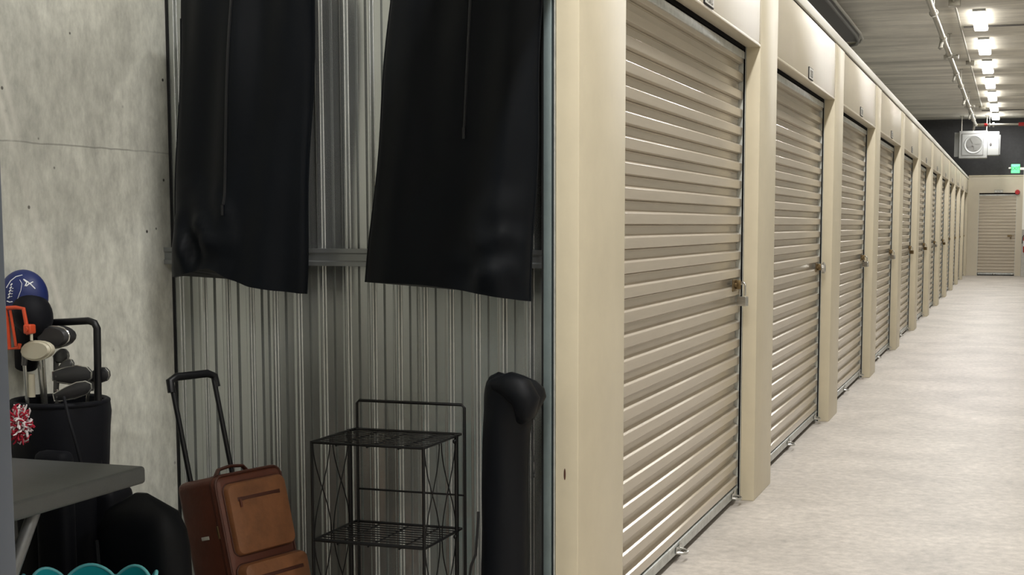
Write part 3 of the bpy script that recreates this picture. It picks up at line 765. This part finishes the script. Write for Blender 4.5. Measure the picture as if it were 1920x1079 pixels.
# ------------------------------------------------------------------ golf bag, clubs and covers
GY = 3.0
def gp(px, py, y=GY): return at(px, py, Y=y)
gb = empty('golf_bag', (-2.355, GY, 0), 'black golf bag full of clubs standing behind the end of the grey table', 'golf bag')
rows = []
for z, rx_, ry_ in ((0, .12, .115), (.02, .125, .12), (.25, .118, .118), (.5, .112, .112), (.68, .122, .12), (.78, .13, .12), (.82, .132, .12), (.845, .128, .118)):
    ring = []
    for k in range(32):
        a_ = 2*PI*k/32; f = 1+.05*noise.noise(Vector((math.cos(a_)*2, math.sin(a_)*2, z*6)))
        ring.append((-2.355+rx_*f*math.cos(a_), GY+ry_*f*math.sin(a_), z))
    rows.append(ring)
for z, k_ in ((.845, .93), (.7, .92), (.5, .9), (.06, .88)):
    rows.append([(-2.355+.122*k_*math.cos(2*PI*k/32), GY+.112*k_*math.sin(2*PI*k/32), z) for k in range(32)])
obj('body', MB().rings(rows), 'golf', gb, smooth=50)
obj('top_cuff', MB().tube([(-2.355+.122*math.cos(2*PI*k/28), GY+.114*math.sin(2*PI*k/28), .848) for k in range(28)], .008, 10, closed=True), 'golf', gb, smooth=50)
b = MB().box(-2.33, -2.235, GY-.150, GY-.095, .30, .74, .02); obj('side_pocket', b, 'golf', gb, smooth=40)
obj('side_pocket', MB().box(-2.26, -2.195, 2.985, 3.09, .12, .62, .02), 'golf', gb, smooth=40)
obj('shoulder_strap', MB().tube([gp(120, 745, GY-.13), gp(130, 790, GY-.155), gp(142, 830, GY-.155), gp(150, 862, GY-.155), gp(160, 900, GY-.14)], .004, 6), 'golf', gb, smooth=40)
obj('carry_frame', MB().tube([gp(78, 612), gp(84, 606), gp(130, 604), gp(166, 602), gp(177, 606), gp(182, 616), gp(183, 680), gp(184, 780), gp(185, 880, GY)], .0095, 12), 'bplastic', gb, smooth=50)
def club(name, hos, toe, hgt, m_, label, cat='golf club', y=GY, lean=(-.01, .03), th=.014, shape='iron', into=None):
    h, t_ = gp(*hos, y), gp(*toe, y)
    e = empty(name, (h.x+lean[0], y+lean[1], .62), label, cat)
    foot = Vector((min(max(h.x+lean[0], -2.44), -2.27), min(max(y+lean[1], GY-.07), GY+.07), .62))
    obj('shaft', MB().tube([foot, h.lerp(foot, .12), h], [.0065, .0045, .0055], 8), 'chrome', e, smooth=40)
    a_ = (t_-h); Ln = a_.length; a_.normalize(); u = Vector((-a_.z, 0, a_.x)); 
    if u.z < 0: u = -u
    hg = hgt*1.3
    if shape == 'iron':
        pl = [(-.06, -.3), (.1, -.42), (.5, -.55), (.85, -.5), (1.0, -.2), (1.02, .15), (.9, .45), (.65, .55), (.35, .45), (.1, .3), (-.05, .2)]
    else:
        pl = [(.5+.5*math.cos(2*PI*k/16), .55*math.sin(2*PI*k/16)) for k in range(16)]
    P3 = [h+a_*(x_*Ln)+u*(y_*hg) for x_, y_ in pl]
    b = MB(); cen = sum(P3, Vector())/len(P3)
    r0 = [p_+Vector((0, th/2, 0)) for p_ in [cen+(p_-cen)*.86 for p_ in P3]]
    r1 = [p_+Vector((0, th*.25, 0)) for p_ in P3]; r2 = [p_-Vector((0, th*.25, 0)) for p_ in P3]
    r3 = [p_-Vector((0, th*.5, 0)) for p_ in [cen+(p_-cen)*.86 for p_ in P3]]
    b.rings([r0, r1, r2, r3]); hd = obj('head', b, m_, e, smooth=50)
    r4 = [p_-Vector((0, th*.25, 0)) for p_ in P3]
    b = MB().tube(r4, .0022, 6, closed=True); obj('head_rim', b, 'chrome' if m_ != 'ivory' else 'ivory', hd, smooth=40)
    b = MB().cyl(h-Vector((0, 0, .035)), h+a_*Ln*.06, .0065, .0075, n=10); obj('hosel', b, 'iron', e, smooth=40)
    return e
club('golf_club', (78, 634), (136, 630), .040, 'irond', 'golf club with large dark grey rounded head in front of the black frame', y=GY-.03, th=.05, shape='round')
pt = club('putter', (44, 660), (100, 655), .034, 'ivory', 'ivory rimmed mallet putter below the orange frame', 'golf club', GY-.092, th=.03, shape='round', lean=(0, .0))
club('golf_club', (104, 712), (136, 678), .022, 'iron', 'golf iron with pale face tilted up at the middle of the bag', y=GY-.01)
club('golf_club', (104, 704), (172, 703), .034, 'irond', 'golf iron with wide dark blade at the middle of the bag', y=GY-.04)
club('golf_club', (106, 744), (172, 724), .026, 'irond', 'lowest golf iron with pale lower rim at the right of the bag', y=GY-.07)
club('golf_club', (170, 708), (205, 700), .026, 'irond', 'golf iron poking out past the right of the black frame', y=GY+.02, lean=(-.06, 0))
club('golf_club', (104, 672), (128, 664), .024, 'iron', 'short pale golf iron just right of the ivory putter', y=GY+.045)
club('golf_club', (66, 614), (92, 622), .026, 'ivory', 'golf club with white rounded head behind the orange clamp', y=GY+.03, th=.03, shape='round')
obj('shaft_tube', MB().cyl(gp(60, 745, GY-.08), gp(59, 702, GY-.08), .0085, n=12), 'ivory', smooth=40, org=tuple(gp(60, 745, GY-.08)), label='pale cylinder end standing among the clubs left of the irons', cat='golf club')
# blue driver cover on its club
hc = empty('driver_headcover', tuple(gp(50, 620, GY-.05)), 'royal blue and black driver headcover with white marks, topmost in the golf bag', 'headcover')
c0 = gp(45, 556, GY-.03); s_px = (gp(100, 556, GY-.05)-gp(0, 556, GY-.05)).x/100
rot = Matrix.Rotation(math.radians(-20), 4, 'Y')
obj('blue_shell', MB().ell(c0, (39*s_px, .052, 42*s_px), 32, 20), 'blue', hc, smooth=60)
c1 = gp(61, 590, GY-.045)
obj('black_sock', MB().ell(c1, (29*s_px, .052, 37*s_px), 28, 16, rot).tube([c1+Vector((-.005, 0, -.02)), gp(52, 640, GY-.02), gp(49, 688, GY)], [.038, .034, .028], 16), 'golf', hc, smooth=60)
def on(px, py, c, r, rr=1.012):     # point on the shell's front for a given view direction
    o_ = Vector((0, 0, H)); d = (at(px, py, Y=GY)-o_).normalized(); q_ = o_-c
    A = sum((d[i]/r[i])**2 for i in range(3)); B = 2*sum(d[i]*q_[i]/r[i]**2 for i in range(3)); C = sum((q_[i]/r[i])**2 for i in range(3))-rr*rr
    D_ = B*B-4*A*C
    return o_+d*((-B-math.sqrt(max(D_, 0)))/(2*A))
RS = (39*s_px, .052, 42*s_px)
def stroke(pts, r): return MB().tube([on(x, y, c0, RS) for x, y in pts], r, 6)
for pts in (((44, 524), (52, 529), (59, 535), (66, 542)), ((62, 529), (54, 533), (49, 537)), ((44, 524), (50, 530), (47, 537))): obj('white_cross_mark', stroke(pts, .0016), 'white', hc, smooth=40)
for k in range(5): 
    yk = 532+k*6; obj('white_lettering', stroke(((23-k*1.2, yk), (20-k*1.3, yk+3.6)), .0019), 'white', hc, smooth=40)
for k in range(4):
    yk = 541+k*5; obj('white_lettering', stroke(((25-k*.8, yk), (22.5-k*.8, yk+.6)), .0009), 'white', hc, smooth=40)
obj('seam', stroke([(37, 525), (41, 532), (39, 545), (34, 558), (30, 568)], .0007), 'white', hc, smooth=40)
obj('seam', stroke([(12, 540), (20, 527), (30, 519), (42, 516)], .0012), 'white', hc, smooth=40)
obj('white_lettering', stroke([(13, 565), (18, 567), (23, 566)], .0014), 'white', hc, smooth=40)
# orange frame with clamp
of = empty('orange_frame', tuple(gp(40, 655, GY-.11)), 'orange plastic frame with clamp hooked on the left of the golf bag', 'frame')
yo = GY-.12
b = MB().tube([gp(12, 578, yo), gp(30, 577, yo), gp(44, 579, yo), gp(49, 606, yo), gp(53, 628, yo)], .005, 8).tube([gp(10, 577, yo), gp(14, 608, yo), gp(18, 655, yo), gp(36, 652, yo), gp(37, 645, yo)], .005, 8)
b.tube([gp(19, 582, yo), gp(24, 612, yo), gp(30, 650, yo)], .0035, 8)
obj('bars', b, 'orange', of, smooth=40)
q = gp(56, 616, yo); obj('clamp', MB().box(q.x-.012, q.x+.01, yo-.012, yo+.012, q.z-.014, q.z+.010, .004).cyl((q.x+.0, yo-.013, q.z-.002), (q.x+.0, yo-.017, q.z-.002), .006), 'orange', of, smooth=30)
q = gp(59, 630, yo); obj('pin', MB().cyl((q.x, yo, q.z+.01), (q.x, yo, q.z-.012), .0035), 'ivory', of, smooth=40)
# pompom made of yarn loops
pc = gp(36, 796, GY-.2); pm = empty('pompom', tuple(pc), 'crimson and white yarn pompom at the left of the golf bag', 'pompom')
for nm, cnt in (('pomr', 85), ('pomw', 85)):
    b = MB()
    for k in range(cnt):
        d = Vector((random.gauss(0, 1), random.gauss(0, 1), random.gauss(0, 1))).normalized()
        s2 = Vector((random.gauss(0, 1), random.gauss(0, 1), random.gauss(0, 1))).normalized()*.008
        e0 = pc+d*.01; e1 = pc+Vector((d.x*.033, d.y*.033, d.z*.048))*random.uniform(.75, 1.05)
        b.tube([e0, e0.lerp(e1, .55)+s2, e1, e1-s2*.9], [.0022, .0024, .0024, .0016], 5)
    obj('yarn_'+('crimson' if nm == 'pomr' else 'white'), b, nm, pm, smooth=50)

# ------------------------------------------------------------------ dark things under and behind the table, teal tub
def soft_bag(name, cx2, cy2, hx_, hy_, top, label, cat, m_='bag', seed=0, strap=False, taper=.75):
    e = empty(name, (cx2, cy2, 0), label, cat); rows = []
    for k in range(15):
        s_ = k/14; z = top*s_
        f = (1-.04*s_) if s_ < .7 else max(.02, 1-((s_-.7)/.305)**3)**.5*.97
        f = f*(1-(1-taper)*s_) if s_ < .999 else .12
        ring = []
        for q_ in range(30):
            a_ = 2*PI*q_/30; ca, sa = math.cos(a_), math.sin(a_)
            sq = lambda v: math.copysign(abs(v)**.7, v)
            w_ = 1+.05*noise.noise(Vector((ca*2+seed, sa*2, z*7)))
            ring.append((cx2+hx_*f*w_*sq(ca), cy2+hy_*f*w_*sq(sa), z))
        rows.append(ring)
    obj('body', MB().rings(rows), m_, e, smooth=60)
    return e
bpk = soft_bag('backpack', -2.065, 2.93, .135, .068, .635, 'dark rounded backpack on the floor between the table end and the suitcase', 'backpack', 'bag', 3, taper=.95)
obj('front_panel', MB().box(-2.12, -1.965, 2.845, 2.875, .08, .44, .012), 'table', bpk, smooth=40)
obj('strap', MB().tube([(-2.16, 2.87, .52), (-2.14, 2.852, .42), (-2.12, 2.845, .25), (-2.11, 2.85, .08)], .007, 6), 'navy', bpk, smooth=40)
soft_bag('duffel_bag', -2.30, 2.42, .115, .33, .60, 'large black duffel bag pushed under the grey table', 'bag', 'navy', 8, taper=.92)
tc_ = Vector((-1.975, 2.60, 0)); tt = empty('scalloped_tub', tuple(tc_), 'teal plastic tub with scalloped rim in front of the black duffel bag', 'tub')
axd = Vector((.94, .34, 0)).normalized(); ayd = Vector((-.34, .94, 0)).normalized()
ZR = at(75, 1071, X=-2.05).z-.014
rows = []
def tubring(f, zf, n=96):
    out = []
    for k in range(n):
        a_ = 2*PI*k/n
        z = zf(a_); out.append(tc_+axd*(.15*f*math.cos(a_))+ayd*(.085*f*math.sin(a_))+Vector((0, 0, z)))
    return out
rim = lambda a_: ZR-.040+.035*abs(math.sin(a_*4+.9))**.7
rows = [tubring(.80, lambda a_: 0.0), tubring(.88, lambda a_: .2), tubring(.98, lambda a_: ZR-.09), tubring(1.0, rim), tubring(.96, rim), tubring(.94, lambda a_: ZR-.09), tubring(.8, lambda a_: .02)]
obj('tub_wall', MB().rings(rows), 'teal', tt, smooth=50)
obj('rim', MB().tube(tubring(.99, rim, 96), .0042, 8, closed=True), mat('teal_rim_highlight', (120, 214, 224), .25), tt, smooth=50)  # paler teal paints in the highlight along the rim
